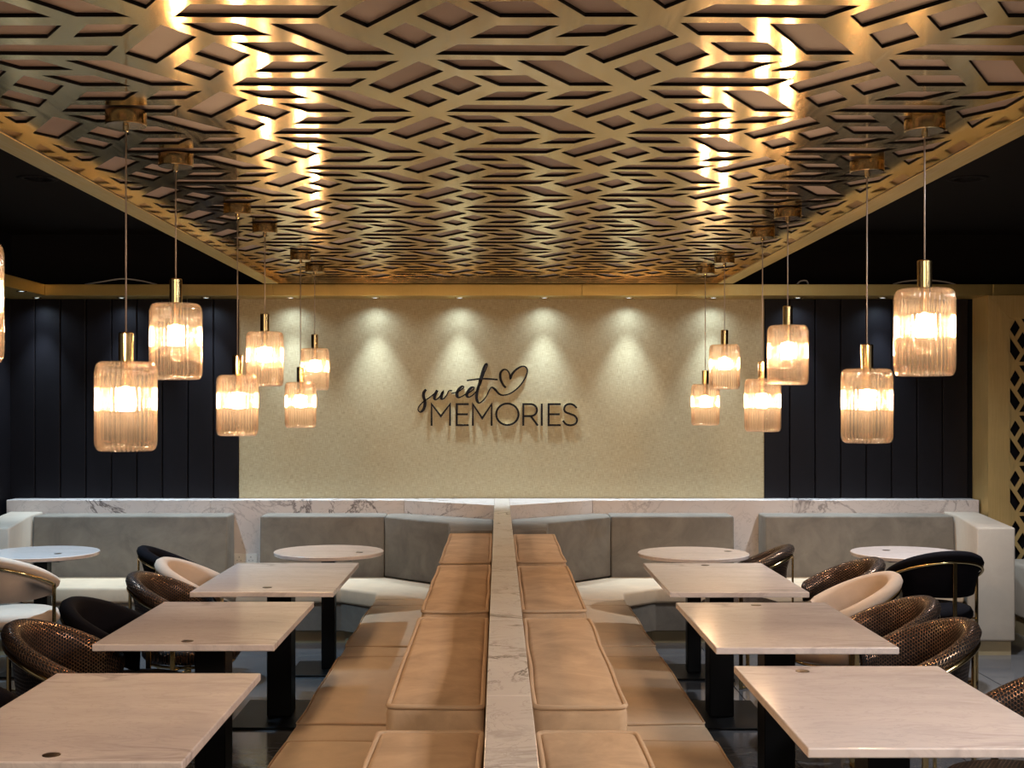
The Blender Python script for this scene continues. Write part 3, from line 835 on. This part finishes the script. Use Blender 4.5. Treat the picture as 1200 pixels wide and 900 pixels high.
# ------------------------------------------------------------------ the sign
sign = tag(empty('wall_sign', (0, 0, 0)), 'black raised letter sign with a heart on the beige wall', 'sign')
YW = YB - 0.012
SCL = (YW - 0.05) / F
def wpt(u, v):  # sign sketch units to the wall plane
    px, py = 480 + u * 0.175, 415 + v * 0.175
    return ((px - 584) * SCL, 1.68 - (py - 473) * SCL)
def ribbon(name, strokes, w, parent, d=0.013, off=0.003):
    bm = bmesh.new()
    fmat = {}
    for st, ww in strokes:
        closed = st[0] == st[-1] and len(st) > 3
        P2 = [Vector(wpt(*p)) for p in st]
        if closed: P2 = P2[:-1]
        n = len(P2); fr = []
        for i in range(n):
            a = P2[(i - 1) % n] if (closed or i) else None; c = P2[(i + 1) % n] if (closed or i < n - 1) else None
            p = P2[i]
            t1 = (p - a).normalized() if a is not None else (c - p).normalized()
            t2 = (c - p).normalized() if c is not None else t1
            n1 = Vector((-t1.y, t1.x)); n2 = Vector((-t2.y, t2.x)); m = n1 + n2
            k = m.length
            m = m / k * min(2.2, 2 / max(k, 0.3)) if k > 0.2 else n1
            wi = (ww[i] if isinstance(ww, list) else ww) * 0.5
            q0, q1 = p + m * wi, p - m * wi
            if a is None: q0 -= t2 * wi * .6; q1 -= t2 * wi * .6
            if c is None: q0 += t1 * wi * .6; q1 += t1 * wi * .6
            yf, yb = YW - off - d, YW - off
            fr.append([bm.verts.new((q0.x, yf, q0.y)), bm.verts.new((q1.x, yf, q1.y)), bm.verts.new((q1.x, yb, q1.y)), bm.verts.new((q0.x, yb, q0.y))])
        for i in range(n if closed else n - 1):
            A, B = fr[i], fr[(i + 1) % n]
            for j in range(4):
                f = bm.faces.new((A[j], A[(j + 1) % 4], B[(j + 1) % 4], B[j]))
                f.material_index = 0 if j == 0 else 1
        if not closed:
            f = bm.faces.new(fr[0]); f.material_index = 1
            f = bm.faces.new(fr[-1][::-1]); f.material_index = 1
    return obj(name, bm_mesh(name, bm, [M['sign_black'], M['sign_side']]), parent)
def smooth_path(pts, n=5):
    out = []
    for i in range(len(pts) - 1):
        p0 = pts[max(0, i - 1)]; p1 = pts[i]; p2 = pts[i + 1]; p3 = pts[min(len(pts) - 1, i + 2)]
        for k in range(n):
            t = k / n
            out.append(tuple(0.5 * (2 * p1[a] + (p2[a] - p0[a]) * t + (2 * p0[a] - 5 * p1[a] + 4 * p2[a] - p3[a]) * t * t + (3 * p1[a] - p0[a] - 3 * p2[a] + p3[a]) * t ** 3) for a in (0, 1)))
    out.append(pts[-1]); return out
def arc(cx, cy, rx, ry, a0, a1, n=16): return [(cx + rx * math.cos(R(a0 + (a1 - a0) * i / n)), cy + ry * math.sin(R(a0 + (a1 - a0) * i / n))) for i in range(n + 1)]
LW_ = 0.0158
T, Bm, Mid = 335, 476, 403
letters = [
    [[(146, Bm), (146, T), (208, 416), (270, T), (270, Bm)]],
    [[(392, T), (315, T), (315, Bm), (392, Bm)], [(315, Mid), (386, Mid)]],
    [[(423, Bm), (423, T), (486, 430), (549, T), (549, Bm)]],
    [arc(655, 403, 75, 72, 0, 360, 36)[:-1] + [(730, 403)]],
    [[(762, Bm), (762, T), (805, T)] + arc(812, 375, 42, 40, -90, 90, 14) + [(762, 415)], [(812, 415), (857, Bm)]],
    [[(886, T), (886, Bm)]],
    [[(1010, T), (932, T), (932, Bm), (1010, Bm)], [(932, Mid), (1003, Mid)]],
    [smooth_path([(1118, 358), (1098, 340), (1072, 334), (1046, 344), (1036, 368), (1046, 388), (1078, 401), (1108, 414), (1123, 440), (1112, 466), (1082, 477), (1050, 470), (1030, 448)], 4)],
]
for st in letters:
    ribbon('letter', [(s, LW_) for s in st], LW_, sign)
def vary(path, lo, hi):   # thin up-strokes, thick down-strokes like a brush pen
    out = []
    for i in range(len(path)):
        a = path[max(0, i - 1)]; b = path[min(len(path) - 1, i + 1)]
        t = (b[1] - a[1]) / (math.hypot(b[0] - a[0], b[1] - a[1]) + 1e-6)
        out.append(lo + (hi - lo) * max(0.0, t))
    k = len(out)
    return [sum(out[max(0, i - 2):i + 3]) / len(out[max(0, i - 2):i + 3]) for i in range(k)]
def script(name, pts, lo=0.010, hi=0.024, d=0.014, off=0.003):
    p = smooth_path(pts, 6); ribbon(name, [(p, vary(p, lo, hi))], 0, sign, d, off)
script('letter', [(106, 240), (94, 256), (92, 282), (100, 310), (101, 340), (90, 372), (70, 388), (56, 374), (62, 350), (92, 318), (135, 288), (172, 258)])
script('letter', [(182, 246), (168, 275), (166, 300), (182, 302), (205, 278), (222, 252), (212, 280), (214, 300), (232, 294), (252, 266), (262, 246), (282, 244)])
script('letter', [(282, 262), (318, 254), (348, 236), (362, 219), (348, 216), (325, 240), (315, 270), (326, 290), (352, 282), (380, 264)])
script('letter', [(380, 266), (400, 256), (425, 238), (430, 222), (412, 224), (390, 250), (382, 275), (395, 288), (420, 276), (446, 250)])
script('letter', [(446, 250), (472, 205), (498, 130), (520, 74), (511, 66), (494, 100), (468, 190), (450, 262), (450, 305), (464, 327), (490, 312), (516, 278), (536, 236), (552, 222), (574, 238)], 0.010, 0.022)
script('crossbar', [(386, 176), (430, 170), (500, 164), (586, 170)], 0.013, 0.018, 0.004, 0.0175)
script('heart', [(574, 238), (600, 266), (630, 275), (680, 260), (735, 216), (775, 158), (790, 112), (778, 86), (752, 82), (715, 102), (686, 134), (674, 164), (668, 128), (648, 104), (624, 106), (608, 130), (610, 170), (626, 204), (642, 222)], 0.011, 0.019)

# ------------------------------------------------------------------ small things
so = tag(empty('wall_socket', (-1.935, LY - 0.001, 0.49)), 'white double power socket on the marble between two grey backrests', 'socket')
bm = prism(rect(-0.095, 0.095, -0.045, 0.045), 0, 0.009, 0.003, 1)
bmesh.ops.rotate(bm, verts=bm.verts, cent=(0, 0, 0), matrix=Matrix.Rotation(R(90), 3, 'X'))
obj('face_plate', bm_mesh('face_plate', bm, M['socket_white']), so)
for sx in (-1, 1):
    for dx, dz, ww, hh in ((0, 0.018, .004, .010), (-.014, -0.008, .008, .004), (.014, -0.008, .008, .004)):
        box_obj('pin_hole', sx * .045 + dx - ww / 2, sx * .045 + dx + ww / 2, -0.0102, -0.0088, dz - hh / 2, dz + hh / 2, M['black_edge'], so)
    box_obj('switch', sx * .045 - .006 + sx * .03, sx * .045 + .006 + sx * .03, -0.0125, -0.0088, 0.012, 0.032, M['socket_white'], so, 0.001)
def cable(name, pts, label):
    o = obj(name, tube_mesh(name, smooth3(pts), 0.006, M['cable'], 6)); return tag(o, label, 'cable')
def smooth3(pts):
    xs = smooth_path([(p[0], p[1]) for p in pts], 6); zs = smooth_path([(p[2], 0) for p in pts], 6)
    return [(a[0], a[1], b[0]) for a, b in zip(xs, zs)]
cable('cable', [(-3.15, 9.68, 2.587), (-3.02, 9.70, 2.61), (-2.87, 9.70, 2.632), (-2.72, 9.68, 2.615), (-2.6, 9.68, 2.587)], 'pale loose cable looping over the top of the brass beam, left')
cable('cable', [(2.27, 9.66, 2.587), (2.30, 9.68, 2.612), (2.345, 9.68, 2.615), (2.36, 9.68, 2.587)], 'short pale cable loop on the brass beam, right of the raft')
cable('cable', [(3.0, 9.66, 2.587), (3.1, 9.70, 2.612), (3.25, 9.70, 2.622), (3.4, 9.70, 2.61), (3.48, 9.68, 2.587)], 'pale cable lying over the brass beam behind the nearest right pendant')
